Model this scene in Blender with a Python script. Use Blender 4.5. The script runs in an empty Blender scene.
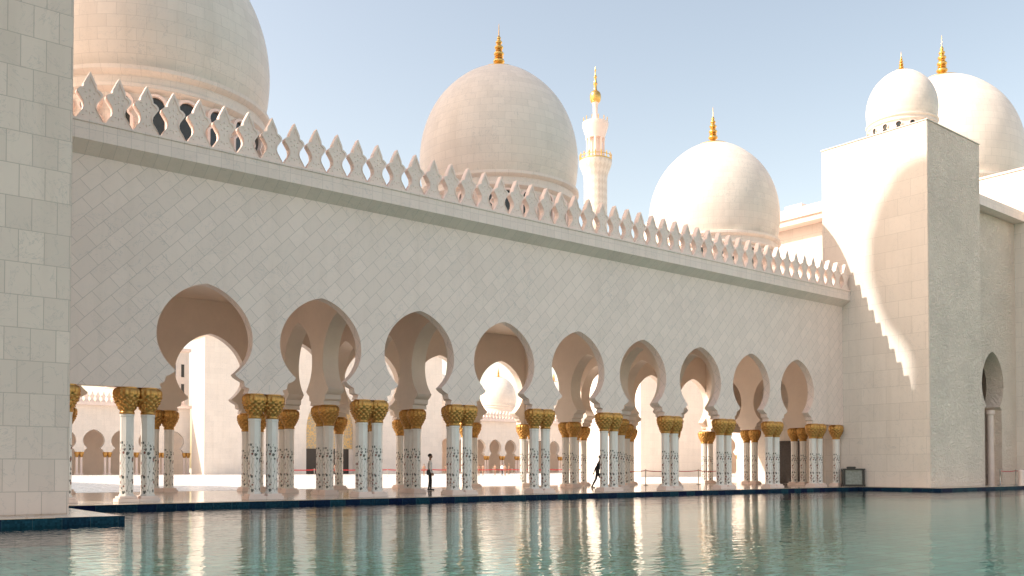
import bpy, bmesh, math, random
from mathutils import Vector, Matrix
from math import sin, cos, pi, radians, sqrt, atan2
random.seed(7)
S = bpy.context.scene
C = S.collection

# ------------------------------------------------------------------ objects
def link(name, me, m=None, parent=None):
    o = bpy.data.objects.new(name, me); C.objects.link(o)
    if m is not None:
        for x in (m if isinstance(m, (list, tuple)) else [m]): me.materials.append(x)
    if parent is not None: o.parent = parent
    return o
def thing(name, label, cat, loc=(0,0,0), rz=0, group=None):
    o = bpy.data.objects.new(name, None); C.objects.link(o); o.empty_display_size = .3
    o.location = loc; o.rotation_euler = (0,0,rz)
    return tag(o, label, cat, group)
def tag(o, label=None, cat=None, group=None, kind=None):
    if label: o['label'] = label
    if cat: o['category'] = cat
    if group: o['group'] = group
    if kind: o['kind'] = kind
    return o
def kids(o): return list(o.children)
def copy_tree(o, parent=None):
    c = o.copy(); C.objects.link(c)
    if parent is not None: c.parent = parent
    for ch in kids(o): copy_tree(ch, c)
    return c

# ------------------------------------------------------------------ mesh
def auto_uv(bm, faces=None):
    uv = bm.loops.layers.uv.verify()
    for f in (faces if faces is not None else bm.faces):
        f.normal_update(); n = f.normal
        if abs(n.z) > .75:
            for l in f.loops: l[uv].uv = (l.vert.co.x, l.vert.co.y)
        else:
            if abs(n.y) >= abs(n.x):
                for l in f.loops: l[uv].uv = (l.vert.co.x, l.vert.co.z)
            else:
                for l in f.loops: l[uv].uv = (l.vert.co.y, l.vert.co.z)
def sharpen(bm, ang=35):
    a = radians(ang)
    for f in bm.faces: f.smooth = True
    for e in bm.edges:
        e.smooth = len(e.link_faces) == 2 and e.calc_face_angle(0) < a
def done(bm, name, m, parent=None, uv=True, smooth=35, norm=True):
    if norm: bmesh.ops.recalc_face_normals(bm, faces=bm.faces)
    if uv: auto_uv(bm)
    if smooth: sharpen(bm, smooth)
    me = bpy.data.meshes.new(name); bm.to_mesh(me); bm.free()
    return link(name, me, m, parent)
def box(bm, x0, x1, y0, y1, z0, z1, mi=0, bev=0):
    vs = [bm.verts.new(p) for p in ((x0,y0,z0),(x1,y0,z0),(x1,y1,z0),(x0,y1,z0),(x0,y0,z1),(x1,y0,z1),(x1,y1,z1),(x0,y1,z1))]
    fs = [bm.faces.new([vs[i] for i in q]) for q in ((0,3,2,1),(4,5,6,7),(0,1,5,4),(1,2,6,5),(2,3,7,6),(3,0,4,7))]
    for f in fs: f.material_index = mi
    if bev:
        es = list({e for f in fs for e in f.edges})
        bmesh.ops.bevel(bm, geom=es, offset=bev, segments=2, affect='EDGES')
    return fs
def prism(bm, pts, axis, a0, a1, mi=0, sm=True):
    """outline pts (s,z) extruded from a0 to a1; axis 'Y' -> s is x, axis 'X' -> s is y"""
    def P(s, z, a): return (s, a, z) if axis == 'Y' else (a, s, z)
    v0 = [bm.verts.new(P(s, z, a0)) for s, z in pts]; v1 = [bm.verts.new(P(s, z, a1)) for s, z in pts]
    n = len(pts)
    f0 = bm.faces.new(v0); f1 = bm.faces.new(v1[::-1])
    side = [bm.faces.new((v0[(i+1)%n], v0[i], v1[i], v1[(i+1)%n])) for i in range(n)]
    for f in side + [f0, f1]: f.material_index = mi
    f0.normal_update(); f1.normal_update()
    bmesh.ops.triangulate(bm, faces=[f0, f1], ngon_method='EAR_CLIP')
def lathe(bm, prof, n=32, cx=0, cy=0, mi=0, cap=True, rmod=None, uvr=None, a0=0.0):
    uv = bm.loops.layers.uv.verify()
    rings = []; L = [0]
    for i in range(1, len(prof)):
        L.append(L[-1] + sqrt((prof[i][0]-prof[i-1][0])**2 + (prof[i][1]-prof[i-1][1])**2))
    R = uvr or max(p[0] for p in prof)
    for r, z in prof:
        ring = []
        for k in range(n):
            a = a0 + 2*pi*k/n; rr = r if rmod is None else rmod(r, z, a)
            ring.append(bm.verts.new((cx+rr*cos(a), cy+rr*sin(a), z)))
        rings.append(ring)
    for i in range(len(prof)-1):
        for k in range(n):
            k2 = (k+1) % n
            f = bm.faces.new((rings[i][k], rings[i][k2], rings[i+1][k2], rings[i+1][k])); f.material_index = mi
            us = (2*pi*k/n*R, 2*pi*(k+1)/n*R)
            for l, (uu, vv) in zip(f.loops, ((us[0],L[i]),(us[1],L[i]),(us[1],L[i+1]),(us[0],L[i+1]))): l[uv].uv = (uu, vv)
    if cap:
        for ring, fl in ((rings[0], True), (rings[-1], False)):
            f = bm.faces.new(ring[::-1] if fl else ring); f.material_index = mi
def tube(bm, pts, r, n=8, mi=0):
    pts = [Vector(p) for p in pts]; rings = []
    for i, p in enumerate(pts):
        d = (pts[min(i+1, len(pts)-1)] - pts[max(i-1, 0)]).normalized()
        u = d.cross(Vector((0,0,1)));  u = Vector((1,0,0)) if u.length < 1e-3 else u.normalized()
        v = d.cross(u); rr = r[i] if isinstance(r, (list, tuple)) else r
        rings.append([bm.verts.new(p + u*rr*cos(2*pi*k/n) + v*rr*sin(2*pi*k/n)) for k in range(n)])
    for a, b in zip(rings, rings[1:]):
        for k in range(n):
            f = bm.faces.new((a[k], a[(k+1)%n], b[(k+1)%n], b[k])); f.material_index = mi
    bm.faces.new(rings[0][::-1]).material_index = mi; bm.faces.new(rings[-1]).material_index = mi

# ------------------------------------------------------------------ materials
class NT:
    def __init__(s, name):
        s.m = bpy.data.materials.new(name); s.m.use_nodes = True; s.t = s.m.node_tree; s.t.nodes.clear()
        s.out = s.n('ShaderNodeOutputMaterial'); s.b = s.n('ShaderNodeBsdfPrincipled'); s.l(s.b.outputs[0], s.out.inputs[0])
    def n(s, ty, **k):
        x = s.t.nodes.new(ty)
        for a, v in k.items(): setattr(x, a, v)
        return x
    def l(s, a, b): s.t.links.new(a, b)
    def val(s, inp, v):
        if hasattr(v, 'is_output'): s.l(v, inp)
        else: inp.default_value = v
    def math(s, op, a, b=0.0, c=None, clamp=False):
        x = s.n('ShaderNodeMath', operation=op, use_clamp=clamp); s.val(x.inputs[0], a); s.val(x.inputs[1], b)
        if c is not None: s.val(x.inputs[2], c)
        return x.outputs[0]
    def mix(s, f, a, b, blend='MIX'):
        x = s.n('ShaderNodeMix', data_type='RGBA', blend_type=blend)
        s.val(x.inputs[0], f); s.val(x.inputs[6], a if hasattr(a,'is_output') else (*a[:3], 1)); s.val(x.inputs[7], b if hasattr(b,'is_output') else (*b[:3], 1))
        return x.outputs[2]
    def noise(s, vec, scale, detail=3, rough=.5, dist=0):
        x = s.n('ShaderNodeTexNoise'); x.inputs['Scale'].default_value = scale; x.inputs['Detail'].default_value = detail
        x.inputs['Roughness'].default_value = rough; x.inputs['Distortion'].default_value = dist
        if vec is not None: s.l(vec, x.inputs['Vector'])
        return x.outputs[0]
    def mapr(s, v, a, b, c, d):
        x = s.n('ShaderNodeMapRange'); s.val(x.inputs[0], v)
        for i, q in enumerate((a, b, c, d)): x.inputs[i+1].default_value = q
        return x.outputs[0]
    def uv(s): return s.n('ShaderNodeUVMap').outputs[0]
    def pos(s): return s.n('ShaderNodeNewGeometry').outputs['Position']
    def bump(s, h, strength=.3, dist=.02):
        x = s.n('ShaderNodeBump'); x.inputs['Strength'].default_value = strength; x.inputs['Distance'].default_value = dist
        s.l(h, x.inputs['Height']); s.l(x.outputs[0], s.b.inputs['Normal'])
    def set(s, **k):
        for a, v in k.items(): s.val(s.b.inputs[a.replace('_', ' ')], v)
        return s.m

MARB = (.88, .72, .64)
def tint(c, k): return tuple(min(1, x*k) for x in c)
def plain_stone(name, c=MARB, rough=.5, mottle=.10, relief=0):
    t = NT(name); p = t.pos()
    n1 = t.noise(p, .35, 4, .6); n2 = t.noise(p, 6, 3, .6)
    f = t.mapr(n1, .3, .7, 0, 1)
    col = t.mix(f, tint(c, 1-mottle), tint(c, 1+mottle*.6))
    col = t.mix(t.mapr(n2, .35, .7, 0, .12), col, tint(c, .75))
    if relief:
        v = t.n('ShaderNodeTexVoronoi', feature='SMOOTH_F1'); v.inputs['Scale'].default_value = 2.6
        d = t.n('ShaderNodeVectorMath', operation='ADD'); t.l(p, d.inputs[0])
        nn = t.n('ShaderNodeTexNoise'); nn.inputs['Scale'].default_value = 1.3; t.l(p, nn.inputs['Vector']); t.l(nn.outputs['Color'], d.inputs[1]); t.l(d.outputs[0], v.inputs['Vector'])
        w = t.math('SINE', t.math('MULTIPLY', v.outputs[0], 22.0))
        n3 = t.noise(p, 5, 3, .6, 2.0)
        t.bump(t.math('ADD', t.math('MULTIPLY', w, .5), t.mapr(n3, .42, .58, 0, 1)), .9, .035)
    else: t.bump(n2, .15, .01)
    return t.set(Base_Color=col, Roughness=rough)
def block_stone(name, bw, bh, c=MARB, mortar=.62, var=.10, msz=.010, rough=.45, offset=.5, zo=0.0, uo=0.0, rot=0):
    t = NT(name); uv = t.uv()
    mp = t.n('ShaderNodeMapping'); mp.inputs['Location'].default_value = (uo, -zo, 0); mp.inputs['Rotation'].default_value = (0, 0, radians(rot)); t.l(uv, mp.inputs[0]); vec = mp.outputs[0]
    br = t.n('ShaderNodeTexBrick', offset=offset, squash=1.0)
    t.l(vec, br.inputs['Vector']); br.inputs['Scale'].default_value = 1; br.inputs['Mortar Size'].default_value = msz
    br.inputs['Mortar Smooth'].default_value = .3; br.inputs['Brick Width'].default_value = bw; br.inputs['Row Height'].default_value = bh
    br.inputs['Color1'].default_value = (*tint(c, 1-var), 1); br.inputs['Color2'].default_value = (*tint(c, 1+var*.5), 1)
    br.inputs['Mortar'].default_value = (*tint(c, mortar), 1); br.inputs['Bias'].default_value = .1
    p = t.pos(); n1 = t.noise(p, .3, 5, .6); n2 = t.noise(p, 3, 4, .6, 1.0)
    col = t.mix(t.mapr(n1, .35, .7, 0, .16), br.outputs[0], tint(c, .72))
    col = t.mix(t.mapr(n2, .5, .75, 0, .18), col, tint((c[0]*.95, c[1], c[2]*1.06), .82))
    v = t.noise(p, .9, 6, .62, 2.2); vein = t.math('LESS_THAN', t.math('ABSOLUTE', t.math('SUBTRACT', v, .5)), .007)
    col = t.mix(t.math('MULTIPLY', vein, t.mapr(n1, .4, .6, .05, .38)), col, tint((c[0]*.9, c[1], c[2]*1.1), .55))
    sm = t.n('ShaderNodeMapping'); sm.inputs['Scale'].default_value = (1.6, 1.6, .12); t.l(p, sm.inputs[0])
    col = t.mix(t.mapr(t.noise(sm.outputs[0], 1.0, 5, .65), .5, .75, 0, .22), col, tint((c[0], c[1]*.97, c[2]*.9), .66))
    t.bump(t.math('SUBTRACT', t.math('MULTIPLY', n2, .15), br.outputs['Fac']), .35, .012)
    return t.set(Base_Color=col, Roughness=rough)
M = {}
M['front'] = block_stone('diagonal_marble_tiles', .74, .46, mortar=.66, var=.05, msz=.009, rot=-45)
M['stone'] = plain_stone('white_marble')
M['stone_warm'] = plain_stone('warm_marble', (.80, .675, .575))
M['fascia'] = block_stone('fascia_marble', .42, .9, mortar=.8, var=.05, offset=0)
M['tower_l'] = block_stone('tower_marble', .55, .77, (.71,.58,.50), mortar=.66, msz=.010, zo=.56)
M['tower_r'] = block_stone('course_marble', 1.6, 1.0, (.71,.64,.575), mortar=.70, var=.05, zo=.92)
M['relief'] = plain_stone('carved_relief_marble', (.88,.72,.60), .6, .12, relief=1)
M['dome'] = block_stone('dome_marble', .62, .40, (.79,.705,.625), mortar=.80, var=.06, msz=.008)
M['dome_big'] = block_stone('dome_marble_large', 1.3, .8, (.79,.705,.625), mortar=.88, var=.05, msz=.012)
M['far'] = block_stone('far_marble', 1.4, .9, (.82,.73,.65), mortar=.85, var=.05)

def gold_mat(name, c, rough=.34):
    t = NT(name); p = t.n('ShaderNodeTexCoord').outputs['Object']; n = t.noise(p, 14, 3)
    col = t.mix(t.mapr(n, .35, .65, 0, 1), tint(c, .72), c)
    t.bump(t.noise(p, 40, 3), .25, .01)
    return t.set(Base_Color=col, Roughness=rough, Metallic=.85)
M['gold'] = gold_mat('gilded_capital', (.60, .33, .10), .40)
M['gold_b'] = gold_mat('polished_gold', (.85, .52, .16), .28)

def shaft_mat():
    t = NT('inlaid_marble_shaft'); uv = t.uv(); sp = t.n('ShaderNodeSeparateXYZ'); t.l(uv, sp.inputs[0])
    u, v = sp.outputs[0], sp.outputs[1]                       # u in metres round the shaft, v height
    per = .157
    a = t.math('DIVIDE', u, per); fa = t.math('SUBTRACT', a, t.math('FLOOR', a))       # one vine to each facet
    wob = t.math('MULTIPLY', t.math('SINE', t.math('MULTIPLY', v, 17.0)), .16)
    d = t.math('ABSOLUTE', t.math('SUBTRACT', t.math('SUBTRACT', fa, .5), wob))
    stem = t.math('LESS_THAN', d, .045)
    vo = t.n('ShaderNodeTexVoronoi'); vo.inputs['Scale'].default_value = 8; vo.inputs['Randomness'].default_value = .75; t.l(uv, vo.inputs['Vector'])
    fl = t.math('LESS_THAN', vo.outputs['Distance'], .43)
    near = t.math('LESS_THAN', d, .33); fl = t.math('MULTIPLY', fl, near)
    top = t.math('LESS_THAN', t.math('ADD', v, t.math('MULTIPLY', t.noise(uv, 5, 2), .9)), 2.25)
    bot = t.math('GREATER_THAN', v, .08)
    band = t.math('MULTIPLY', top, bot)
    base = t.mix(t.mapr(t.noise(t.pos(), 3, 4), .35, .7, 0, .5), (.80,.76,.71), (.70,.66,.60))
    cols = t.mix(t.math('GREATER_THAN', vo.outputs['Color'], .5), (.09,.10,.09), (.20,.07,.05))
    col = t.mix(t.math('MULTIPLY', t.math('MULTIPLY', stem, band), .75), base, (.18,.20,.14))
    col = t.mix(t.math('MULTIPLY', fl, band), col, cols)
    return t.set(Base_Color=col, Roughness=.3)
M['shaft'] = shaft_mat()

def floor_mat(name, c, rough, slab=1.2, inlay=True):
    t = NT(name); p = t.pos(); br = t.n('ShaderNodeTexBrick', offset=0.0)
    t.l(p, br.inputs['Vector']); br.inputs['Scale'].default_value = 1; br.inputs['Mortar Size'].default_value = .006
    br.inputs['Brick Width'].default_value = slab; br.inputs['Row Height'].default_value = slab
    br.inputs['Color1'].default_value = (*tint(c, .96), 1); br.inputs['Color2'].default_value = (*tint(c, 1.03), 1); br.inputs['Mortar'].default_value = (*tint(c, .7), 1)
    n = t.noise(p, .8, 5, .6, 1.5)
    col = t.mix(t.mapr(n, .4, .7, 0, .25), br.outputs[0], tint(c, .75))
    if inlay:
        w = t.noise(p, .22, 2, .4, 2.5)
        ring = t.math('LESS_THAN', t.math('ABSOLUTE', t.math('SUBTRACT', w, .5)), .008)
        col = t.mix(t.math('MULTIPLY', ring, .6), col, (.35,.24,.14))
    r = t.mapr(t.noise(p, 2.5, 3), .3, .7, rough*.7, rough*1.3)
    return t.set(Base_Color=col, Roughness=r)
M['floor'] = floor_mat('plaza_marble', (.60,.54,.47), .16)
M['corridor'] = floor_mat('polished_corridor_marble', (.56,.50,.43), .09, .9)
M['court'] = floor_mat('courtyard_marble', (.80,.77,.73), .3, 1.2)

def tile_mat():
    t = NT('blue_kerb_mosaic'); p = t.uv(); br = t.n('ShaderNodeTexBrick', offset=0.0)
    t.l(p, br.inputs['Vector']); br.inputs['Scale'].default_value = 1; br.inputs['Mortar Size'].default_value = .006; br.inputs['Brick Width'].default_value = .6; br.inputs['Row Height'].default_value = .7
    br.inputs['Color1'].default_value = (.004,.009,.045,1); br.inputs['Color2'].default_value = (.012,.055,.08,1); br.inputs['Mortar'].default_value = (.05,.09,.11,1)
    b2 = t.n('ShaderNodeTexBrick', offset=.0); t.l(p, b2.inputs['Vector']); b2.inputs['Scale'].default_value = 1; b2.inputs['Mortar Size'].default_value = .003
    b2.inputs['Brick Width'].default_value = .05; b2.inputs['Row Height'].default_value = .05
    b2.inputs['Color1'].default_value = (.6,.6,.6,1); b2.inputs['Color2'].default_value = (1.2,1.2,1.2,1); b2.inputs['Mortar'].default_value = (.8,.8,.8,1)
    col = t.mix(1.0, br.outputs[0], b2.outputs[0], 'MULTIPLY')
    return t.set(Base_Color=col, Roughness=.5, Specular_IOR_Level=.04)
M['tile'] = tile_mat()
def pool_mat():
    t = NT('teal_pool_mosaic'); p = t.pos(); br = t.n('ShaderNodeTexBrick', offset=.5)
    t.l(p, br.inputs['Vector']); br.inputs['Scale'].default_value = 1; br.inputs['Mortar Size'].default_value = .03; br.inputs['Brick Width'].default_value = .6; br.inputs['Row Height'].default_value = .6
    br.inputs['Color1'].default_value = (.08,.44,.39,1); br.inputs['Color2'].default_value = (.26,.66,.58,1); br.inputs['Mortar'].default_value = (.03,.17,.16,1)
    n = t.noise(p, 1.6, 4, .6, 1.5)
    col = t.mix(t.mapr(n, .4, .65, 0, .5), br.outputs[0], (.03,.27,.25))
    return t.set(Base_Color=col, Roughness=.4)
M['pool'] = pool_mat()
def water_mat():
    t = NT('pool_water'); t.t.nodes.remove(t.b); p = t.pos()
    def wav(sx, sy, sc, d):
        mp = t.n('ShaderNodeMapping'); mp.inputs['Rotation'].default_value = (0,0,radians(38.65)); mp.inputs['Scale'].default_value = (sx, sy, 1); t.l(p, mp.inputs[0])
        return t.noise(mp.outputs[0], sc, 2, .5, d)
    h = t.math('ADD', t.math('MULTIPLY', wav(.55, 1.0, 2.4, .6), .4), t.math('MULTIPLY', wav(.5, 1.0, 5.6, .4), .8))
    h = t.math('ADD', h, t.math('MULTIPLY', wav(.8, 1, .5, .3), 1.2))
    bp = t.n('ShaderNodeBump'); bp.inputs['Strength'].default_value = 1.0; bp.inputs['Distance'].default_value = WAVE; t.l(h, bp.inputs['Height'])
    gl = t.n('ShaderNodeBsdfGlossy'); gl.inputs['Roughness'].default_value = .02; gl.inputs['Color'].default_value = (.90,.93,.93,1)
    tr = t.n('ShaderNodeBsdfTransparent'); tr.inputs['Color'].default_value = (.80,.96,.94,1)
    fr = t.n('ShaderNodeFresnel'); fr.inputs['IOR'].default_value = 1.33
    t.l(bp.outputs[0], gl.inputs['Normal']); t.l(bp.outputs[0], fr.inputs['Normal'])
    mx = t.n('ShaderNodeMixShader'); t.l(fr.outputs[0], mx.inputs[0]); t.l(tr.outputs[0], mx.inputs[1]); t.l(gl.outputs[0], mx.inputs[2])
    t.l(mx.outputs[0], t.out.inputs[0]); return t.m
WAVE = .010
M['water'] = water_mat()
def simple(name, c, rough=.5, metal=0, var=.15, sc=8):
    t = NT(name); n = t.noise(t.n('ShaderNodeTexCoord').outputs['Object'], sc, 3)
    return t.set(Base_Color=t.mix(t.mapr(n, .35, .65, 0, 1), tint(c, 1-var), tint(c, 1+var)), Roughness=rough, Metallic=metal)
M['glass'] = simple('dark_window_glass', (.035,.04,.038), .12)
M['door'] = simple('dark_bronze_door', (.05,.04,.035), .35, .4)
M['ink'] = simple('carved_groove', (.40,.34,.28), .6)
M['steel'] = simple('brushed_steel', (.45,.42,.38), .3, .9)
M['red'] = simple('red_barrier_belt', (.50,.035,.04), .6)
M['black'] = simple('black_frame', (.012,.012,.014), .35)
M['panel'] = simple('grey_glass_panel', (.22,.25,.24), .12)
M['skin'] = simple('skin', (.30,.17,.11), .5); M['hair'] = simple('hair', (.012,.010,.009), .5)
M['shirt'] = simple('grey_white_shirt', (.78,.78,.78), .8); M['trouser'] = simple('black_trousers', (.014,.014,.017), .8)
M['robe_w'] = simple('white_robe', (.7,.68,.65), .8); M['robe_r'] = simple('maroon_cloth', (.22,.03,.04), .8)

# ------------------------------------------------------------------ setting
PX = [8.89 + 4.342*i for i in range(10)]           # front piers
Y1, Y2, Y3, Y4 = 30.83, 34.6, 38.4, 42.2           # column rows
TX = 50.6                                          # left face of the right tower
def sheet(name, rects, z, m):
    bm = bmesh.new()
    for x0, x1, y0, y1 in rects:
        bm.faces.new([bm.verts.new(p) for p in ((x0,y0,z),(x1,y0,z),(x1,y1,z),(x0,y1,z))])
    bmesh.ops.remove_doubles(bm, verts=bm.verts, dist=1e-4)
    return tag(done(bm, name, m, smooth=0, norm=False), kind='structure')
FAR = 3000
PL, PR, PB = -70, 130, -45
sheet('ground', [(-FAR, PL, -FAR, FAR), (PR, FAR, -FAR, FAR), (PL, PR, -FAR, PB),
                 (PL, 6.1, 22.3, FAR), (6.1, 49.7, 29.15, FAR), (49.7, PR, 24.2, FAR)], 0, M['floor'])
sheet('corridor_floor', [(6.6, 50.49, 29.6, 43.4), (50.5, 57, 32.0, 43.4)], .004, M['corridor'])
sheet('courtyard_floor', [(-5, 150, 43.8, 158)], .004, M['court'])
sheet('pool_floor', [(PL, PR, PB, 30)], -.62, M['pool'])
sheet('water', [(PL, PR, PB, 22.28), (6.12, PR, 22.28, 24.18), (6.12, 49.68, 24.18, 29.13)], -.175, M['water'])
bm = bmesh.new(); K = .05
for x0, x1, y0, y1 in ((PL, 6.1+K, 22.3-K, 22.3-.002), (6.102, 6.1+K, 22.3, 29.15-K), (6.102, 49.7, 29.15-K, 29.148),
                       (49.7-K, 49.698, 24.2-K, 29.15-K-.002), (49.7, PR, 24.2-K, 24.198), (PL, PR, PB+.002, PB+K)):
    box(bm, x0, x1, y0, y1, -.64, -.006)
tag(done(bm, 'pool_kerb', M['tile']), kind='structure')

# ------------------------------------------------------------------ arch profile
BULB = [(1.48,3.75),(1.55,3.92),(1.38,3.98),(1.35,4.17),(1.20,4.24),(1.08,4.32),(1.03,4.40)]
def bulb(hs=1.0):
    """half outline from the capital up to the apex"""
    p = list(BULB)
    P0, P1, P2, P3 = Vector((1.03,4.40)), Vector((1.36,4.68)), Vector((1.66,5.05)), Vector((1.66,5.62))
    for i in range(1, 11):
        t = i/10; q = P0*(1-t)**3 + P1*3*t*(1-t)**2 + P2*3*t*t*(1-t) + P3*t**3; p.append((q.x, q.y))
    P0, P1, P2, P3 = Vector((1.66,5.62)), Vector((1.66,6.55)), Vector((.80,7.33)), Vector((0,7.45))
    for i in range(1, 15):
        t = i/14; q = P0*(1-t)**3 + P1*3*t*(1-t)**2 + P2*3*t*t*(1-t) + P3*t**3; p.append((q.x, q.y))
    return [(x*hs, z) for x, z in p]
def arch_wall(bm, axis, s0, s1, centres, a0, a1, zt, hs=1.0, zb=3.75, k=1.0):
    hole_wall(bm, axis, s0, s1, centres, a0, a1, zt, bulb(hs), zb)
def hole_wall(bm, axis, s0, s1, centres, a0, a1, zt, h, zb):
    """wall whose bottom edge rises into keyhole openings; h = half outline with z rising"""
    def P(s, z, a): return bm.verts.new((s, a, z) if axis == 'Y' else (a, s, z))
    def quad(q):
        for a in (a0, a1): bm.faces.new([P(s, z, a) for s, z in q])
    def across(p, q): bm.faces.new([P(*p, a0), P(*q, a0), P(*q, a1), P(*p, a1)])
    za = h[-1][1]; zs = [z for x, z in h]
    cuts = [s0] + [(a+b)/2 for a, b in zip(centres, centres[1:])] + [s1]
    for i, c in enumerate(centres):
        for sg, b in ((-1, cuts[i]), (1, cuts[i+1])):
            for (x0, z0), (x1, z1) in zip(h, h[1:]):
                p, q = (c+sg*x0, z0), (c+sg*x1, z1)
                if abs(x1) < 1e-6: bm.faces.new([P(*p, a0), P(c, z1, a0), P(b, z1, a0), P(b, z0, a0)]); bm.faces.new([P(*p, a1), P(c, z1, a1), P(b, z1, a1), P(b, z0, a1)])
                else: quad([p, q, (b, z1), (b, z0)])
                across(p, q)
            quad([(c, za), (b, za), (b, zt), (c, zt)]); across((c, zt), (b, zt))
            across((c+sg*h[0][0], zb), (b, zb))
    for s_ in (s0, s1):
        for z0, z1 in list(zip(zs, zs[1:])) + [(za, zt)]: across((s_, z0), (s_, z1))
    bmesh.ops.remove_doubles(bm, verts=bm.verts, dist=1e-4)

# ------------------------------------------------------------------ column prototype meshes
def capital_mesh():
    bm = bmesh.new(); prof = []
    key = [(.215,0),(.235,.02),(.235,.06),(.215,.09),(.265,.2),(.33,.33),(.38,.45),(.415,.57),(.43,.67),(.415,.77),(.37,.84),(.33,.845),(.33,.878)]
    for (r0,z0),(r1,z1) in zip(key, key[1:]):
        n = max(1, int((z1-z0)/.022))
        for i in range(n): prof.append((r0+(r1-r0)*i/n, z0+(z1-z0)*i/n))
    prof.append(key[-1])
    def rm(r, z, a):
        if z < .09 or z > .845: return r
        f = min(1, (z-.09)/.08) * min(1, (.845-z)/.06)
        g = abs(sin(5*a + z*17)) * abs(sin(5*a - z*17))
        lf = abs(cos(8*a))
        w = min(1, max(0, (z-.5)/.15))
        return r*(1 + f*(.20*(g*(1-w) + .6*lf*w) - .07))
    lathe(bm, prof, 72, rmod=rm)
    bmesh.ops.recalc_face_normals(bm, faces=bm.faces); sharpen(bm, 60)
    me = bpy.data.meshes.new('capital'); bm.to_mesh(me); bm.free(); me.materials.append(M['gold']); return me
def shaft_mesh():
    bm = bmesh.new(); prof = [(.235,0),(.235,.05),(.21,.07),(.21,2.58),(.225,2.61),(.225,2.675)]
    lathe(bm, prof, 8, uvr=.2, a0=pi/8); bmesh.ops.recalc_face_normals(bm, faces=bm.faces); sharpen(bm, 20)
    me = bpy.data.meshes.new('column'); bm.to_mesh(me); bm.free(); me.materials.append(M['shaft']); return me
def plinth_mesh():
    bm = bmesh.new(); box(bm, -.328,.328,-.328,.328, 0,.12, bev=.012); box(bm, -.28,.28,-.28,.28, .122,.20, bev=.015)
    bmesh.ops.recalc_face_normals(bm, faces=bm.faces); auto_uv(bm); sharpen(bm)
    me = bpy.data.meshes.new('plinth'); bm.to_mesh(me); bm.free(); me.materials.append(M['stone']); return me
CAP, SH, PLI = capital_mesh(), shaft_mesh(), plinth_mesh()
def column(parent, x, y, rz=0):
    s = link('column', SH, None, parent); s.location = (x, y, .20); s.rotation_euler[2] = rz
    c = link('capital', CAP, None, s); c.location = (0, 0, 2.675)
    p = link('plinth', PLI, None, s); p.location = (0, 0, -.196)
    return s

# ------------------------------------------------------------------ merlon
def merlon_mesh(k=1.0):
    half = [(.415,0),(.37,.08),(.275,.24),(.205,.38),(.185,.52),(.21,.66),(.30,.82),(.385,.96),(.375,1.05),(.30,1.14),(.21,1.18),(.19,1.32),(.11,1.52),(0,1.78)]
    out = [(x*k, z*k) for x, z in half] + [(-x*k, z*k) for x, z in half[-2::-1]]
    bm = bmesh.new(); prism(bm, out, 'Y', -.11*k, .11*k)
    # raised border and carved flower on both faces
    cz = .86*k
    for sgn in (-1, 1):
        a, b = sgn*.105*k, sgn*.138*k
        n = len(out); sc = .80
        inn = [(x*sc, cz + (z-cz)*sc) for x, z in out]
        for i in range(n-1):
            q = [out[i], out[i+1], inn[i+1], inn[i]]
            q = [(x*.97, cz+(z-cz)*.97) for x, z in q]
            v0 = [bm.verts.new((x, a, z)) for x, z in q]; v1 = [bm.verts.new((x, b, z)) for x, z in q]
            bm.faces.new(v1)
            for t in range(4): bm.faces.new((v0[t], v0[(t+1)%4], v1[(t+1)%4], v1[t]))
        for px, pz, w, h in ((0,1.38,.035,.13),(0,1.10,.06,.10),(-.13,1.0,.06,.05),(.13,1.0,.06,.05),(0,.88,.06,.09),(-.1,.80,.04,.05),(.1,.80,.04,.05),(0,.62,.045,.12),(-.1,.33,.06,.05),(.1,.33,.06,.05),(0,.28,.04,.1),(-.2,.17,.05,.04),(.2,.17,.05,.04)):
            v = [(px-w,pz),(px,pz-h),(px+w,pz),(px,pz+h)]; c = bm.verts.new((px*k, b, pz*k))
            vv = [bm.verts.new((x*k, a, z*k)) for x, z in v]
            for t in range(4): bm.faces.new((vv[t], vv[(t+1)%4], c))
    bmesh.ops.recalc_face_normals(bm, faces=bm.faces); auto_uv(bm)
    me = bpy.data.meshes.new('merlon'); bm.to_mesh(me); bm.free(); me.materials.append(M['stone']); return me
MER = merlon_mesh()

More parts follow.
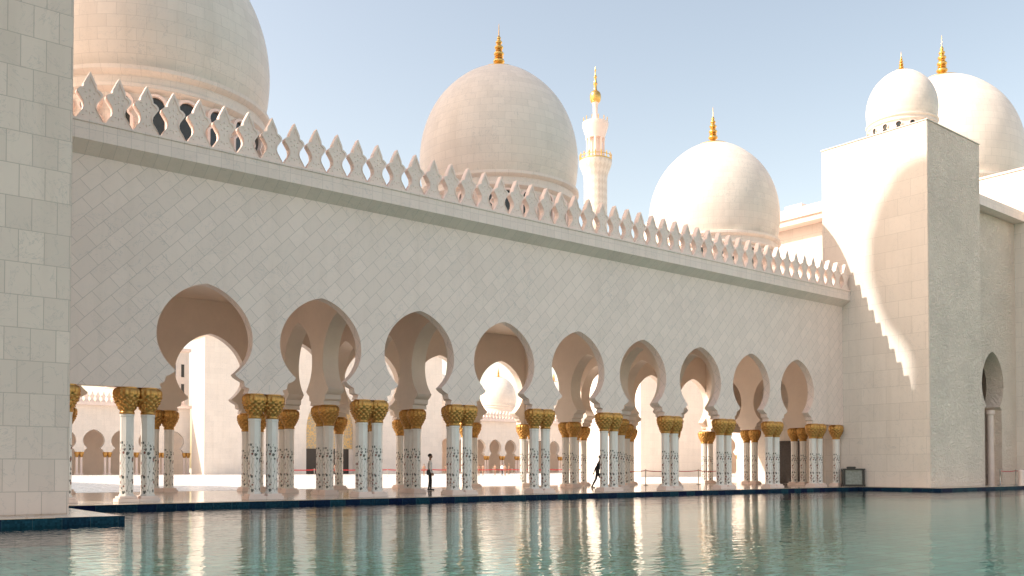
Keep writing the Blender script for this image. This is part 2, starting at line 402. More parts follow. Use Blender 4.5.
# ------------------------------------------------------------------ dome
DPROF = [(3.86,0),(3.98,.45),(4.06,1.1),(4.08,1.7),(4.02,2.4),(3.86,3.15),(3.56,3.95),(3.12,4.7),(2.55,5.35),(1.85,5.92),(1.25,6.25),(.78,6.42)]
def smooth_prof(p, n=5):
    out = []
    for i in range(len(p)-1):
        a, b, c, d = (Vector(p[max(i-1,0)]), Vector(p[i]), Vector(p[i+1]), Vector(p[min(i+2,len(p)-1)]))
        for k in range(n):
            t = k/n
            q = .5*((2*b) + (c-a)*t + (2*a-5*b+4*c-d)*t*t + (3*b-a-3*c+d)*t**3); out.append((q.x, q.y))
    out.append(tuple(p[-1])); return out
def finial_mesh(k=1.0):
    bm = bmesh.new(); p = [(1.0,-.16),(1.0,-.05),(.85,.03),(.55,.13),(.28,.22),(.17,.34),(.15,.42)]
    z = .42
    for r, h in ((.30,.34),(.24,.14),(.27,.30),(.18,.12),(.23,.26),(.13,.10),(.17,.20),(.09,.10),(.10,.14)):
        for i in range(1, 7):
            a = pi*i/6; p.append((.07 + (r-.07)*sin(a), z + h*(1-cos(a))/2))
        z += h
    p += [(.03, z+.1),(.015, z+.7),(.004, z+.85)]
    lathe(bm, [(a*k, b*k) for a, b in p], 20); bmesh.ops.recalc_face_normals(bm, faces=bm.faces); sharpen(bm, 50)
    me = bpy.data.meshes.new('finial'); bm.to_mesh(me); bm.free(); me.materials.append(M['gold_b']); return me
FIN = finial_mesh()
def keyhole(k=1.0):
    p = [(.30,0),(.30,.75),(.20,.85),(.20,.92)]
    for i in range(0, 9):
        a = radians(-40 + 130*i/8); p.append((.30*cos(a) if i < 8 else 0, 1.15+.30*sin(a)))
    return [(x*k, z*k) for x, z in p] + [(-x*k, z*k) for x, z in p[-2::-1]]
def window_mesh():
    bm = bmesh.new(); o = keyhole()
    prism(bm, o, 'Y', -.03, .05, mi=1)
    big = [(x*1.32, .70+(z-.70)*1.12) for x, z in o]; n = len(o)
    for i in range(n):
        q = [o[i], o[(i+1)%n], big[(i+1)%n], big[i]]
        v0 = [bm.verts.new((x, -.15, z)) for x, z in q]; v1 = [bm.verts.new((x, .05, z)) for x, z in q]
        bm.faces.new(v0); bm.faces.new((v0[0], v0[1], v1[1], v1[0])); bm.faces.new((v0[3], v0[2], v1[2], v1[3]))
    bmesh.ops.recalc_face_normals(bm, faces=bm.faces); auto_uv(bm)
    me = bpy.data.meshes.new('window'); bm.to_mesh(me); bm.free()
    me.materials.append(M['stone']); me.materials.append(M['glass']); return me
WIN = window_mesh()
def dome_meshes(r=1.0):
    bm = bmesh.new(); lathe(bm, smooth_prof(DPROF), 96); sharpen(bm, 40)
    d = bpy.data.meshes.new('dome'); bm.to_mesh(d); bm.free(); d.materials.append(M['dome'])
    bm = bmesh.new()
    lathe(bm, [(3.9,-4.4),(3.9,-2.9),(4.0,-2.9),(4.0,-2.7),(3.84,-2.66),(3.84,-.86),(3.93,-.80),(4.02,-.72),(4.02,-.60),(3.95,-.56),(3.95,-.32),(4.06,-.26),(4.12,-.18),(4.12,-.05),(3.98,0),(3.86,.004)], 96, cap=False)
    bmesh.ops.recalc_face_normals(bm, faces=bm.faces); sharpen(bm, 25)
    u = bpy.data.meshes.new('drum'); bm.to_mesh(u); bm.free(); u.materials.append(M['dome'])
    return d, u
DM, UM = dome_meshes()
def dome(parent, x, y, z, k=1.0, windows=24, drum=True, rot=0, mat=None, fink=1.0):
    d = link('dome', DM, None, parent); d.location = (x, y, z); d.scale = (k, k, k); d.rotation_euler[2] = rot
    if drum: link('drum', UM, None, d)
    f = link('finial', FIN, None, d); f.location = (0, 0, 6.44); f.scale = (fink, fink, fink*.84)
    for i in range(windows):
        a = 2*pi*(i+.5)/windows; w = link('window', WIN, None, d)
        w.location = (3.86*cos(a), 3.86*sin(a), -2.42); w.rotation_euler[2] = a + pi/2
    return d

# ------------------------------------------------------------------ the arcade
arc = thing('arcade_building', 'long shaded marble arcade of nine keyhole arches on gold topped paired columns along the pool', 'arcade', (0,0,0))
bays = [(a+b)/2 for a, b in zip(PX, PX[1:])]
ZT = 11.2
bm = bmesh.new(); arch_wall(bm, 'Y', 5.2, TX-.01, bays, 30.60, 31.02, ZT); done(bm, 'front_wall', M['front'], arc)
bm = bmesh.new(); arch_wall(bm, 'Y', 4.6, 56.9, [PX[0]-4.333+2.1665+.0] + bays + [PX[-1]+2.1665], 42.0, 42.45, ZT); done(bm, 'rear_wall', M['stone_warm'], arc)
ty = [(Y1+Y2)/2+.02, (Y2+Y3)/2, (Y3+Y4)/2-.02]
TW = [4.9, PX[2], PX[3], PX[6], PX[7], 51.85]
for x in TW:
    bm = bmesh.new()
    y0 = 31.024 if x < 50 else 32.0
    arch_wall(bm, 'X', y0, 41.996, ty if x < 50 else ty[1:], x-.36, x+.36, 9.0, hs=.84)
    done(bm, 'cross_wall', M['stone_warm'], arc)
bm = bmesh.new()       # cornice
prism(bm, [(30.598,11.05),(30.06,11.37),(30.06,11.90),(30.02,11.92),(30.02,11.99),(31.6,11.99),(31.6,11.202),(30.598,11.202)], 'X', 5.2, TX-.01)
done(bm, 'cornice', M['fascia'], arc)
bm = bmesh.new(); box(bm, 4.6, 56.9, 41.7, 43.3, ZT+.02, ZT+.55); done(bm, 'rear_cornice', M['fascia'], arc)
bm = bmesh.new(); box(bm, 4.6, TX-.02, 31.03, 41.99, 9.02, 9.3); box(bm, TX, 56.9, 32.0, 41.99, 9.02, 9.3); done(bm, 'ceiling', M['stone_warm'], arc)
bm = bmesh.new(); box(bm, 4.6, TX-.02, 31.61, 41.69, 11.22, 11.5); box(bm, TX, 56.9, 32.0, 41.69, 11.22, 11.5); done(bm, 'roof', M['stone'], arc)
k = 0; x = 7.17 - .859*2
while x < TX-.3:
    m = link('merlon', MER, None, arc); m.location = (x, 30.22, 11.985); m.scale = (1, 1, .88); x += .859
HS = .33
for i, x in enumerate(PX):
    for s in (-1, 1):
        column(arc, x+s*HS, Y1); column(arc, x+s*HS, Y4)
    if i in (2, 3): column(arc, x, Y1+.70)
column(arc, 6.7, Y1); column(arc, 50.15, Y1)
for x in TW:
    for y in (Y2, Y3):
        column(arc, x, y-.329); column(arc, x, y+.329)
for s in (-1, 1): column(arc, 51.85+s*HS, Y4); column(arc, 4.9+s*HS, Y4)
for cx in (11.1, 28.4, 45.7):
    dome(arc, cx, 36.6, 15.25, k=1.08 if cx < 12 else 1.0, rot=.1)

# ------------------------------------------------------------------ towers
def merl_row(parent, pts, rz, k=1.0, me=None):
    for x, y, z in pts:
        m = link('merlon', me or MER, None, parent); m.location = (x, y, z); m.rotation_euler[2] = rz; m.scale = (k,k,k)
# left tower
tl = thing('corner_tower', 'plain shaded tower of staggered square marble blocks rising out of frame beside the pool', 'tower', (1.9, 27, 0))
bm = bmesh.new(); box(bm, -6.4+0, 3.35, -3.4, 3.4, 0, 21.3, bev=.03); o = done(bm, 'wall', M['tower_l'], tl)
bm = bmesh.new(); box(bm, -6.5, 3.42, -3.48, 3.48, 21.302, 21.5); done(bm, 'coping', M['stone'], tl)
tl.location = (1.9, 27.05, 0)
d = dome(tl, -1.5, 0, 23.1, .5, 16)
# right tower
tr = thing('corner_tower', 'square tower with carved front and small white dome at the arcade far end', 'tower', (TX+3.2, 28.6, 0))
bm = bmesh.new(); box(bm, -3.2, 3.35, -3.4, 3.37, 0, 21.1, bev=.03)
bmesh.ops.recalc_face_normals(bm, faces=bm.faces)
for f in bm.faces:
    f.normal_update()
    f.material_index = 1 if f.normal.y < -.8 else 0
done(bm, 'wall', [M['tower_r'], M['relief']], tr)
bm = bmesh.new(); box(bm, -3.24, 3.39, -3.44, 3.41, 21.102, 21.16); done(bm, 'coping', M['stone_warm'], tr)
dome(tr, .42, 0, 22.72, .515, 16, rot=.2)

# gate wall right of the tower
GX = 56.95
gw = thing('gate_wall', 'high marble wall with one tall keyhole doorway right of the carved tower', 'wall', (0,0,0))
bm = bmesh.new()
h = bulb(1.0); kk = 1.0
cx = 61.0
base = [(1.25, 0), (1.25, 4.6), (1.22, 4.95)] + [(x*.95, z*1.165) for x, z in h[6:]]
hole_wall(bm, 'Y', GX, 64.5, [cx], 26.2, 27.3, 17.6, base, 0); done(bm, 'wall', M['relief'], gw)
bm = bmesh.new(); prism(bm, [(25.5,17.62),(25.5,18.25),(27.4,18.25),(27.4,17.62)], 'X', GX, 64.49); done(bm, 'cornice', M['fascia'], gw)
bm = bmesh.new()
for s in (-1, 1):
    lathe(bm, [(.22,0),(.22,4.6),(.30,4.7),(.30,4.95)], 12, cx=cx+s*1.18, cy=26.9)
done(bm, 'jamb_column', M['stone'], gw)
bm = bmesh.new(); box(bm, 57.0, 64.4, 31, 31.2, 0, 17.5); done(bm, 'back_wall', M['stone_warm'], gw)
bm = bmesh.new(); box(bm, cx-1.6, cx+1.6, 30.8, 30.996, 0, 4.6)
for i in range(7): box(bm, cx-1.5+i*.46, cx-1.42+i*.46, 30.74, 30.797, .2, 4.5)
done(bm, 'door', M['door'], gw)
bm = bmesh.new(); box(bm, GX, 64.49, 27.302, 31.2, 17.4, 17.6); done(bm, 'ceiling', M['stone'], gw)
# second block
sb = thing('gate_block', 'sunlit square marble block at the right edge behind the gate wall', 'building', (69.5, 29, 0))
bm = bmesh.new(); box(bm, -5, 6, -5.5, 7, 0, 21.2, bev=.03); done(bm, 'wall', M['tower_r'], sb)
bm = bmesh.new(); box(bm, -5.06, 6.06, -5.56, 7.06, 21.202, 21.35); done(bm, 'coping', M['stone'], sb)
# wing behind the tower
wg = thing('wing_building', 'sunlit plain wing with overhanging cornice between the white dome and the tower', 'building', (57,0,0))
bm = bmesh.new(); box(bm, 0, 9, 32.0, 43.5, 0, 18.6); done(bm, 'wall', M['tower_r'], wg)
bm = bmesh.new(); box(bm, -1.0, 9.5, 32.0, 44.4, 18.602, 19.0); box(bm, -1.15, 9.6, 32.0, 44.5, 19.002, 19.7); done(bm, 'cornice', M['fascia'], wg)
bm = bmesh.new(); box(bm, .5, 2, 38, 39.4, 19.704, 20.5); done(bm, 'parapet_block', M['stone'], wg)
for y in (34.6, 38.6):
    bm = bmesh.new(); box(bm, -.08, -.003, y-1.0, y+1.0, 0.01, 3.1); box(bm, -.12, -.082, y-.04, y+.04, .01, 3.1)
    done(bm, 'door', M['door'], wg)

# big dome right
bd = thing('domed_hall', 'big white dome with gold spire rising behind the small dome at upper right', 'building', (101.4, 48.7, 0))
dd = dome(bd, 0, 0, 32.1, 2.03, 28)
bm = bmesh.new(); box(bm, -10, 10, -10, 10, 0, 24.5); done(bm, 'wall', M['far'], bd)
# dome behind third dome
b2 = thing('domed_hall', 'pale block seen behind the third dome with only its small gold spire tip showing', 'building', (0,0,0))
b2.location = (93.2, 81.8, 0)
dome(b2, 0, 0, 27.8, 1.28, 0)
bm = bmesh.new(); box(bm, -11.5, 5, -5, 5, 0, 28.3); done(bm, 'wall', M['far'], b2)

# ------------------------------------------------------------------ minaret
def minaret(name, label, loc, k=1.0):
    t = thing(name, label, 'minaret', loc)
    bm = bmesh.new()
    lathe(bm, [(6.4,0),(6.4,34),(4.6,38),(3.1,42),(3.05,70),(3.05,77.2),(3.2,78.5),(4.1,80.8),(4.3,81.6),(4.3,82.1)], 32)
    done(bm, 'shaft', M['spiral'], t, uv=False, smooth=40)
    bm = bmesh.new()
    lathe(bm, [(4.32,82.12),(4.32,82.4),(4.2,82.4),(4.2,82.15)], 32, cap=False)
    for i in range(16):
        a = 2*pi*i/16; lathe(bm, [(.13,82.4),(.13,83.5),(.2,83.6),(.04,84.2)], 6, cx=4.15*cos(a), cy=4.15*sin(a))
    lathe(bm, [(4.2,83.2),(4.25,83.2),(4.25,83.4),(4.2,83.4)], 32, cap=False)
    done(bm, 'balcony_railing', M['gold_b'], t, uv=False)
    bm = bmesh.new(); lathe(bm, [(1.5,82.1),(1.5,88.5),(2.4,89.2)], 16)
    for i in range(8):
        a = 2*pi*i/8; lathe(bm, [(.36,82.1),(.3,82.6),(.27,87.4),(.42,88.3)], 10, cx=2.15*cos(a), cy=2.15*sin(a))
    lathe(bm, [(2.45,88.2),(2.6,88.9),(3.35,91.2),(3.45,91.9),(3.45,92.4),(2.9,92.5)], 32)
    done(bm, 'lantern_gallery', M['stone'], t, uv=False)
    bm = bmesh.new()
    for i in range(12):
        a = 2*pi*i/12; lathe(bm, [(.1,92.3),(.1,93.2),(.15,93.3),(.03,93.8)], 6, cx=3.2*cos(a), cy=3.2*sin(a))
    done(bm, 'upper_railing', M['gold_b'], t, uv=False)
    bm = bmesh.new(); lathe(bm, [(1.3,92.5),(.85,93.5),(.62,95),(.66,97.3),(.95,97.8)], 16); done(bm, 'neck', M['stone'], t, uv=False)
    bm = bmesh.new(); lathe(bm, smooth_prof([(.8,97.7),(1.3,98.3),(1.5,99.3),(1.35,100.3),(.85,100.9),(.45,101.3),(.42,102.6),(.6,102.9),(.4,103.3),(.3,104.4),(.45,104.8),(.2,105.3),(.12,106.2),(.22,106.6),(.02,107.6)], 3), 20)
    done(bm, 'finial', M['gold_b'], t, uv=False, smooth=50)
    t.scale = (k,k,k); return t
def spiral_mat():
    t = NT('carved_minaret_marble'); uv = t.uv(); mp = t.n('ShaderNodeMapping'); mp.inputs['Rotation'].default_value = (0,0,radians(45)); t.l(uv, mp.inputs[0])
    ch = t.n('ShaderNodeTexChecker'); ch.inputs['Scale'].default_value = .7; t.l(mp.outputs[0], ch.inputs[0])
    ch.inputs[1].default_value = (.74,.66,.58,1); ch.inputs[2].default_value = (.64,.56,.48,1)
    t.bump(ch.outputs['Fac'], .5, .1); return t.set(Base_Color=ch.outputs[0], Roughness=.5)
M['spiral'] = spiral_mat()
minaret('minaret', 'slender white minaret with gold ball and two balconies far behind the arcade', (165.3, 171.3, 0))

# ------------------------------------------------------------------ the far side of the courtyard
def pair_mesh():
    bm = bmesh.new()
    for s in (-1, 1):
        lathe(bm, [(.36,0),(.36,.28),(.2,.3),(.2,2.87)], 8, cx=s*HS, mi=0)
        lathe(bm, [(.22,2.87),(.3,3.1),(.41,3.5),(.38,3.75)], 10, cx=s*HS, mi=1)
    bmesh.ops.recalc_face_normals(bm, faces=bm.faces); sharpen(bm)
    me = bpy.data.meshes.new('column_pair'); bm.to_mesh(me); bm.free(); me.materials.append(M['stone']); me.materials.append(M['gold']); return me
PAIR = pair_mesh()
def far_arcade(label, loc, rz, n, domes, merls=True):
    t = thing('arcade_building', label, 'arcade', loc, rz); W = n*4.333
    bm = bmesh.new(); arch_wall(bm, 'Y', -.5, W+.5, [4.333*(i+.5) for i in range(n)], 0, .75, ZT+.2); done(bm, 'front_wall', M['far'], t)
    bm = bmesh.new(); box(bm, -.5, W+.5, 11, 11.8, 0, ZT+.2); done(bm, 'back_wall', M['stone_warm'], t)
    bm = bmesh.new(); box(bm, -.5, W+.5, -.9, 11.9, ZT+.204, ZT+.75); done(bm, 'cornice', M['fascia'], t)
    for i in range(n+1):
        c = link('column_pair', PAIR, None, t); c.location = (i*4.333, .38, 0)
    for i in range(int((W+.4)/.8666)):
        m = link('merlon', MER, None, t); m.location = (i*.8666, -.3, ZT+.752)
    for x in domes: dome(t, x, 6, 15.6, 1.0, 0)
    return t
far_arcade('distant arcade with dark arches at the left end of the bright courtyard', (6.3, 158.2, 0), 0, 11, (22.4, 39.7))
far_arcade('distant arcade with white dome and three dark arches seen through the fourth arch', (102.3, 158.2, 0), 0, 11, (7.7, 25.0, 42.0))
far_arcade('glaring sunlit arcade closing the right side of the courtyard', (150.5, 158, 0), -pi/2, 26, (12, 29.3, 46.6, 63.9, 81.2, 98.5))
# portal
pt = thing('portal_building', 'plain high sunlit portal block across the courtyard with gold lattice doorway', 'building', (78, 150, 0))
bm = bmesh.new()
ih = [(5.5,0),(5.5,8)] + [(5.5*cos(a), 8+6.8*sin(a)) for a in [pi/2*i/10 for i in range(1,11)]]; ih[-1] = (0, 14.8)
hole_wall(bm, 'Y', -24, 24, [0], 0, 3, 23.5, ih, 0); box(bm, -24, 24, 3.002, 6, 0, 23.5); done(bm, 'wall', M['far'], pt)
bm = bmesh.new(); box(bm, -24.5, 24.5, -.5, 6.5, 23.502, 24.1); done(bm, 'cornice', M['stone'], pt)
def lattice():
    t = NT('gold_lattice'); uv = t.uv(); vo = t.n('ShaderNodeTexVoronoi', feature='DISTANCE_TO_EDGE'); vo.inputs['Scale'].default_value = 1.6; t.l(uv, vo.inputs['Vector'])
    e = t.math('LESS_THAN', vo.outputs[0], .08); return t.set(Base_Color=t.mix(e, (.5,.4,.28), (.75,.5,.2)), Roughness=.4)
M['lattice'] = lattice()
bm = bmesh.new(); box(bm, -5.4, 5.4, 2.9, 2.998, 4.7, 14.6); done(bm, 'lattice_screen', M['lattice'], pt)
bm = bmesh.new(); box(bm, -4.6, 4.6, 2.86, 2.997, .02, 4.69); done(bm, 'doorway', M['door'], pt)
for sx in (-8.6, -14, 8.6, 14):
    bm = bmesh.new(); box(bm, sx-.7, sx+.7, -.04, -.003, 20.4, 22.4, mi=0); box(bm, sx-.95, sx-.702, -.12, -.003, 20.2, 22.6, mi=1); box(bm, sx+.702, sx+.95, -.12, -.003, 20.2, 22.6, mi=1)
    box(bm, sx-.95, sx+.95, -.13, -.003, 22.61, 22.85, mi=1); done(bm, 'window', [M['glass'], M['stone']], pt)
for i in range(18):
    m = link('merlon', MER, None, pt); m.location = (-23.5+i*2.765, -.2, 24.1); m.scale = (1.6,1.6,1.2)

lb = thing('tower_block', 'pale plain block with slim windows glimpsed left of the portal through the first arch', 'building', (54, 171, 0))
bm = bmesh.new(); box(bm, -5, 4.6, 0, 8, 0, 23); done(bm, 'wall', M['far'], lb)
bm = bmesh.new(); box(bm, -5.3, 4.9, -.3, 8.3, 23.002, 23.6); done(bm, 'cornice', M['stone'], lb)
for x in (-3, -.6, 1.8, 3.4):
    for z in (14.5, 18.2):
        bm = bmesh.new(); box(bm, x-.28, x+.28, -.04, -.003, z, z+2.4); done(bm, 'window', M['glass'], lb)

# ------------------------------------------------------------------ prayer hall and added shadow-casting towers, out of frame to the left
TS = Vector((-2, 1, 0)).normalized(); TP = Vector((1, 2, 0)).normalized(); SLOPE = 1.92/sqrt(5)
def sp(s, p): v = TS*s + TP*p; return (v.x, v.y, 0)
ph = thing('prayer_hall', 'long high prayer hall block left of the courtyard outside the picture', 'building', (-5.5, 0, 0))
bm = bmesh.new(); box(bm, -60, 0, 70, 158, 0, 22); box(bm, -60, 0, 46, 69.99, 0, 25); done(bm, 'wall', M['far'], ph)
def shadow_tower(p, s, top, r, neck=None):
    t = thing('minaret', 'unseen round tower added to shade the second dome and the right tower' if neck else 'unseen stout tower added to shade the nearest dome', 'minaret', sp(s, p))
    bm = bmesh.new(); H = lambda eff: eff + SLOPE*(s+33.7)
    lathe(bm, [(r,0),(r,H(top)),(r*.5,H(top)+1)], 40)
    done(bm, 'shaft', M['far'], t, uv=False)
    if neck:
        bm = bmesh.new()
        H = lambda eff: eff - 1.5 + SLOPE*(s+33.7)
        lathe(bm, [(2.0,H(top)+2),(2.0,H(9.5)),(2.4,H(10)),(3.3,H(11.5)),(3.6,H(12.0)),(3.9,H(12.2)),(3.9,H(13.2)),(4.25,H(13.5)),(4.25,H(15.0)),(3.9,H(15.1)),(3.9,H(16.4)),(3.4,H(16.6)),(3.4,H(17.6)),(3.0,H(18.4)),(1.4,H(19.2)),(.1,H(19.6))], 40, cx=-.42, cy=-.84)
        done(bm, 'shadow_bulb', M['far'], t, uv=False)  # outline shaped to throw the rounded shadow onto the right tower
    return t
shadow_tower(45.1, 34, 1.2, 4.45, True)  # unseen, added to shadow the second dome and the right tower
shadow_tower(36.7, 34, 0, 3.95)  # unseen, added to keep the nearest dome in shadow

# ------------------------------------------------------------------ people
def capsule(bm, a, b, ra, rb, n=10):
    a, b = Vector(a), Vector(b); d = (b-a); L = d.length
    z = d.normalized() if L > 1e-6 else Vector((0,0,1)); x = z.orthogonal().normalized(); y = z.cross(x)
    rings = []
    for i in range(-4, 1):
        t = i/4*pi/2; rings.append((a + z*ra*sin(t), ra*cos(t)))
    for i in range(0, 5):
        t = i/4*pi/2; rings.append((b + z*rb*sin(t), rb*cos(t)))
    rr = [[bm.verts.new(c + (x*cos(2*pi*k/n) + y*sin(2*pi*k/n))*max(r, 1e-4)) for k in range(n)] for c, r in rings]
    for p, q in zip(rr, rr[1:]):
        for k in range(n): bm.faces.new((p[k], p[(k+1)%n], q[(k+1)%n], q[k]))
    bm.faces.new(rr[0][::-1]); bm.faces.new(rr[-1])
def seg_d(p, a, b):
    ab = b-a; t = max(0, min(1, (p-a).dot(ab)/max(ab.length_squared, 1e-9))); return (p - (a+ab*t)).length, t
def person_mesh(caps, mats, voxel=.012):
    """caps: (a, b, ra, rb, material index)"""
    bm = bmesh.new()
    for a, b, ra, rb, mi in caps: capsule(bm, a, b, ra, rb)
    me = bpy.data.meshes.new('tmp'); bm.to_mesh(me); bm.free()
    o = bpy.data.objects.new('tmp', me); C.objects.link(o)
    md = o.modifiers.new('r', 'REMESH'); md.mode = 'VOXEL'; md.voxel_size = voxel
    sm = o.modifiers.new('s', 'SMOOTH'); sm.iterations = 2; sm.factor = .5
    dg = bpy.context.evaluated_depsgraph_get(); dg.update()
    out = bpy.data.meshes.new_from_object(o.evaluated_get(dg)); bpy.data.objects.remove(o)
    out.name = 'person'; out.materials.clear()
    for m in mats: out.materials.append(m)
    cs = [(Vector(a), Vector(b), ra, rb, mi) for a, b, ra, rb, mi in caps]
    for p in out.polygons:
        best = 9; bi = 0
        for a, b, ra, rb, mi in cs:
            d, t = seg_d(p.center, a, b); d -= ra + (rb-ra)*t
            if d < best: best, bi = d, mi
        p.material_index = bi; p.use_smooth = True
    return out
def hand(caps, w, d, side):
    """fingers from wrist w along d (unit), slightly curled"""
    w, d = Vector(w), Vector(d).normalized(); s = Vector((0, side, 0)); f = Vector((1,0,0))
    pl = w + d*.08
    caps.append((w, pl, .026, .034, 0))
    for i, L in enumerate((.062,.074,.070,.054)):
        b = pl + f*(.027 - i*.018) + d*.015; k = b + d*L*.6 - s*.006; e = k + d*L*.4 - s*.016
        caps.append((b, k, .0095, .009, 0)); caps.append((k, e, .009, .0075, 0))
    t0 = w + d*.03 + f*.028; t1 = t0 + f*.022 + d*.03; t2 = t1 + d*.03 - s*.01
    caps.append((t0, t1, .013, .011, 0)); caps.append((t1, t2, .011, .009, 0))
# facing +X
def body_caps(stride=.12, lean=0.0, top=1, leg=2, arms=(.10,-.12), shoe=3, knee=.05):
    c = []; L = lambda z: lean*max(0, z-.95)
    c.append(((L(1.68),0,1.68),(L(1.68)+.012,0,1.73),.078,.092,0))           # head
    c.append(((L(1.68)+.05,0,1.645),(L(1.68)+.06,0,1.66),.045,.05,0))        # jaw
    c.append(((L(1.68)+.10,0,1.70),(L(1.68)+.112,0,1.672),.010,.016,0))      # nose
    for s in (-1,1): c.append(((L(1.68),s*.085,1.70),(L(1.68)-.005,s*.09,1.675),.014,.010,0))
    c.append(((L(1.45),0,1.46),(L(1.62)+.005,0,1.62),.058,.052,0))           # neck
    for s in (-1,1):
        c.append(((L(1.43),0,1.43),(L(1.40),s*.165,1.405),.085,.062,top))    # shoulders
        c.append(((L(1.30),s*.07,1.32),(L(1.0),s*.06,1.02),.115,.105,top))   # chest to waist
        c.append(((L(.96),s*.07,.98),(0,s*.075,.90),.115,.115,leg))          # hips
        fx = stride*s; kz = .50
        hip = (0,s*.085,.90); kn = (fx*.5+knee, s*.09, kz); an = (fx, s*.09, .09)
        c.append((hip, kn, .090, .062, leg)); c.append((kn, an, .062, .045, leg))
        c.append(((fx-.03,s*.09,.045),(fx+.15,s*.10,.035),.042,.034,shoe))
        sh = Vector((L(1.40), s*.20, 1.40)); ax = arms[0] if s > 0 else arms[1]
        el = Vector((L(1.1)+ax*.5-.02, s*.25, 1.12)); wr = Vector((L(1.0)+ax+.04, s*.26, .88))
        c.append((sh, el, .055, .042, top)); c.append((el, wr, .042, .029, top)); hand(c, wr, (wr-el).normalized(), s)
    return c
def hair_obj(parent, lx=0.0, cover=False, m=None):
    bm = bmesh.new(); bmesh.ops.create_icosphere(bm, subdivisions=3, radius=1)
    for v in list(bm.verts):
        v.co.x *= .112; v.co.y *= .096; v.co.z *= .105
        v.co += Vector((lx-.012, 0, 1.735))
    kill = [v for v in bm.verts if (v.co.z < 1.70 and v.co.x > lx-.03) or v.co.z < 1.66 or (v.co.x > lx+.06 and v.co.z < 1.76)]
    bmesh.ops.delete(bm, geom=kill, context='VERTS')
    o = done(bm, 'hair', m or M['hair'], parent, uv=False, smooth=80); so = o.modifiers.new('s', 'SOLIDIFY'); so.thickness = .012
    return o
FORW = radians(-38.65)            # image right, seen from the camera
def person(loc, rz, label, caps, mats, hair=True, lx=0.0, group=None, me=None, sc=1.0):
    me = me or person_mesh(caps, mats)
    o = link('person', me); tag(o, label, 'person', group); o.location = loc; o.rotation_euler[2] = rz; o.scale = (sc,)*3
    if hair: hair_obj(o, lx)
    return o
p1 = person((24.9, 37.7, .004), FORW+.15, 'man in grey shirt and black trousers standing on the polished floor between the columns',
            body_caps(.06, .03, arms=(.10,.02), knee=.03), [M['skin'], M['shirt'], M['trouser'], M['black']], lx=.02, sc=1.0)
bm = bmesh.new(); box(bm, -.09,.10, -.045,.045, -.13,.11, bev=.02)
bg = done(bm, 'shoulder_bag', M['black']); tag(bg, 'black bag hanging at the hip of the man in grey shirt', 'bag')
bm = bmesh.new(); tube(bm, [(-.02,0,.13),(.0,.02,.35),(.03,.09,.55),(.05,.2,.53)], .012); st = done(bm, 'strap', M['black'], bg)
bg.location = Vector(p1.location) + Vector((cos(FORW+.15)*(-.08) - sin(FORW+.15)*-.21, sin(FORW+.15)*(-.08) + cos(FORW+.15)*-.21, .90)); bg.rotation_euler[2] = FORW+.15
p2 = person((35.22, 36.4, .004), FORW-.05, 'person all in black striding right and half hidden behind the sixth column pair',
            body_caps(.30, .22, 1, 2, arms=(.25,-.25), knee=.06), [M['skin'], M['trouser'], M['trouser'], M['black']], lx=.17)
# visitors far off in the courtyard
base = person_mesh(body_caps(.1, 0), [M['skin'], M['shirt'], M['trouser'], M['black']], .03)
def recol(me, mats):
    n = me.copy(); n.materials.clear()
    for m in mats: n.materials.append(m)
    return n
looks = {'w': ('in a long white robe', recol(base, [M['skin'], M['robe_w'], M['robe_w'], M['robe_w']])),
         'k': ('in black clothes', recol(base, [M['skin'], M['trouser'], M['trouser'], M['black']])),
         'g': ('in grey top and black trousers', base),
         'r': ('in a maroon top', recol(base, [M['skin'], M['robe_r'], M['trouser'], M['black']]))}
def at(u, Y):
    t = (u-512)/902; return Y*(.781*t+.6246)/(.781-.6246*t)
places = [(449,108,'k','hidden beside the fourth column pair'),(479,104,'k','leftmost of the visitors seen through the fourth arch'),(483,106,'w','second from left through the fourth arch'),
          (495,112,'r','walking past the middle far arch'),(502,103,'g','third pair of visitors near the red barrier'),(505,104,'w','right beside the visitor in grey'),(509,125,'k','below the right hand far arch'),
          (424,110,'r','just left of the standing man'),(336,108,'k','between the columns of the second arch'),(447,112,'w','by the fourth column pair')]
for i, (u, Y, c, w) in enumerate(places):
    l, me = looks[c]
    person((at(u, Y), Y, .004), random.uniform(0, 6.28), 'tiny visitor %s, %s' % (l, w), None, None, hair=False, me=me, group='visitors far off in the courtyard', sc=random.uniform(.93,1.03))

# ------------------------------------------------------------------ barriers, bollard, cabinet
def post_mesh():
    bm = bmesh.new(); lathe(bm, [(.17,0),(.17,.02),(.06,.045),(.032,.06),(.032,.92),(.045,.93),(.045,1.02),(.03,1.03)], 16)
    sharpen(bm); me = bpy.data.meshes.new('post'); bm.to_mesh(me); bm.free(); me.materials.append(M['steel']); return me
PM = post_mesh()
def belt_mesh(L, h=.05):
    bm = bmesh.new(); n = 10
    for i in range(n):
        x0, x1 = L*i/n, L*(i+1)/n; z = lambda x: .97 - .06*4*(x/L)*(1-x/L)
        v = [bm.verts.new(p) for p in ((x0,-.004,z(x0)-h),(x1,-.004,z(x1)-h),(x1,-.004,z(x1)),(x0,-.004,z(x0)),(x0,.004,z(x0)-h),(x1,.004,z(x1)-h),(x1,.004,z(x1)),(x0,.004,z(x0)))]
        for q in ((0,1,2,3),(7,6,5,4),(3,2,6,7),(4,5,1,0)): bm.faces.new([v[k] for k in q])
    me = bpy.data.meshes.new('belt'); bm.to_mesh(me); bm.free(); me.materials.append(M['red']); return me
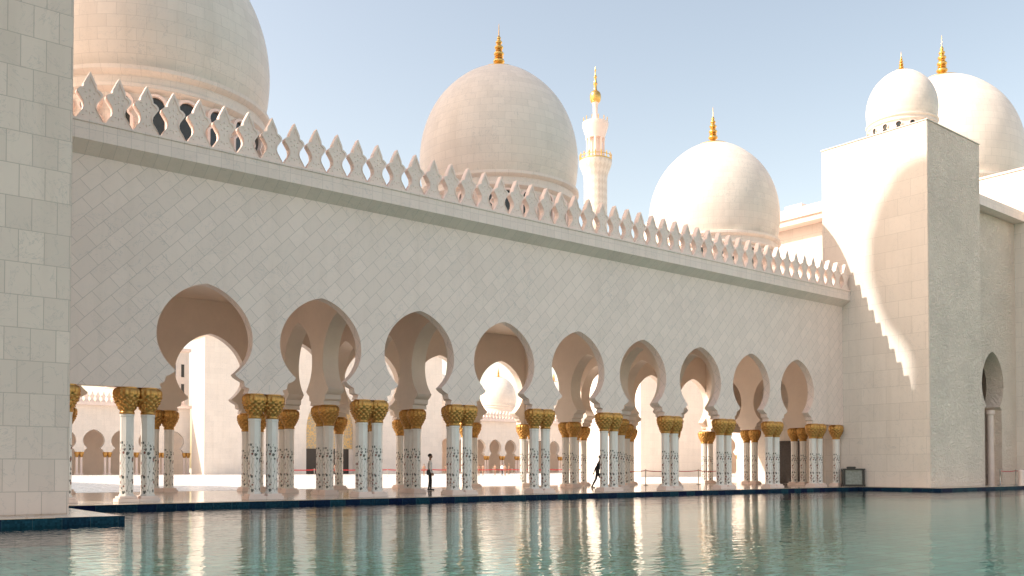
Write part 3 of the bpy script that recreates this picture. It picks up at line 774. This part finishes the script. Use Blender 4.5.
def barrier(x, y, rz, L, n, where, group, h=.05):
    me = belt_mesh(L, h)
    words = ['first','second','third','fourth','fifth','sixth','seventh','eighth','ninth','tenth','eleventh','twelfth','thirteenth','fourteenth','fifteenth','sixteenth','seventeenth','eighteenth','nineteenth','twentieth','twenty-first','twenty-second','twenty-third','twenty-fourth']
    for i in range(n):
        t = thing('belt_barrier', '%s red belt post from the left %s' % (words[i], where), 'barrier', (x+cos(rz)*L*i, y+sin(rz)*L*i, .004), rz, group)
        link('post', PM, None, t); link('belt', me, None, t)
barrier(46, 100, 0, 3.4, 22, 'across the sunny courtyard', 'red belt barriers across the courtyard', .13)
barrier(40.3, 39.9, 0, 2.6, 4, 'inside the right end of the arcade', 'red belt barriers in the arcade', .05)
barrier(59.9, 25.35, 0, 2.3, 2, 'before the gate wall doorway', 'red belt barriers at the doorway', .05)
bm = bmesh.new(); lathe(bm, smooth_prof([(.19,0),(.19,.08),(.165,.12),(.165,.80),(.18,.86),(.17,.94),(.10,1.0),(.01,1.02)], 3), 20)
bo = done(bm, 'bollard', M['stone'], uv=False); bo.location = (61.9, 24.9, 0); tag(bo, 'short pale stone bollard before the gate wall at the right edge', 'bollard')
cb = thing('equipment_cabinet', 'black framed cabinet with grey glass panel standing at the corner by the tower', 'cabinet', (50.2, 29.75, .005), radians(-50))
bm = bmesh.new()
for x in (-.55, .55): 
    for y in (-.3, .3): box(bm, x-.06, x+.06, y-.06, y+.06, .08, 1.06)
box(bm, -.64, .64, -.38, .38, .0, .12); box(bm, -.64, .64, -.38, .38, 1.0, 1.08); done(bm, 'frame', M['black'], cb)
bm = bmesh.new(); box(bm, -.49, .49, -.27, -.25, .122, .998); box(bm, -.49, .49, .25, .27, .122, .998); box(bm, -.57,-.55,-.24,.24,.122,.998); box(bm, .55,.57,-.24,.24,.122,.998); done(bm, 'glass_panel', M['panel'], cb)
bm = bmesh.new(); box(bm, -.35, .15, -.2, .2, 1.082, 1.2, bev=.03); done(bm, 'lid_handle', M['black'], cb)

# ------------------------------------------------------------------ camera, light
cam = bpy.data.cameras.new('camera'); co = bpy.data.objects.new('camera', cam); C.objects.link(co)
cam.sensor_width = 36; cam.lens = 902/1024*36; cam.shift_y = .1567; cam.clip_end = 6000; cam.clip_start = .1
co.location = (0, 0, 1.12); co.rotation_euler = (radians(91.24), 0, radians(-38.65)); S.camera = co
W = bpy.data.worlds.new('World'); S.world = W; W.use_nodes = True; nt = W.node_tree
sky = nt.nodes.new('ShaderNodeTexSky'); sky.sky_type = 'NISHITA'; sky.sun_disc = False
EL = math.atan(SLOPE); sky.sun_elevation = EL; sky.sun_rotation = atan2(-2, 1)
sky.air_density = 1.0; sky.dust_density = 1.8; sky.ozone_density = 1.0; sky.altitude = 0
bg = nt.nodes['Background']; mx = nt.nodes.new('ShaderNodeMix'); mx.data_type = 'RGBA'; mx.blend_type = 'MULTIPLY'; mx.inputs[0].default_value = 1
nt.links.new(sky.outputs[0], mx.inputs[6]); mx.inputs[7].default_value = (1.44, 1.12, .825, 1)
nt.links.new(mx.outputs[2], bg.inputs[0]); bg.inputs[1].default_value = .14
sl = bpy.data.lights.new('sun', 'SUN'); so = bpy.data.objects.new('sun', sl); C.objects.link(so)
sl.energy = 2.9; sl.angle = radians(.5); sl.color = (1, .93, .83)
dirv = Vector((2, -1, -1.92)); so.rotation_euler = dirv.to_track_quat('-Z', 'Y').to_euler(); so.location = (-40, 20, 60)
S.view_settings.view_transform = 'Standard'; S.view_settings.look = 'None'; S.view_settings.exposure = 1.12; S.view_settings.gamma = 1
S.render.engine = 'CYCLES'
S.cycles.max_bounces = 10; S.cycles.diffuse_bounces = 5; S.cycles.transparent_max_bounces = 8
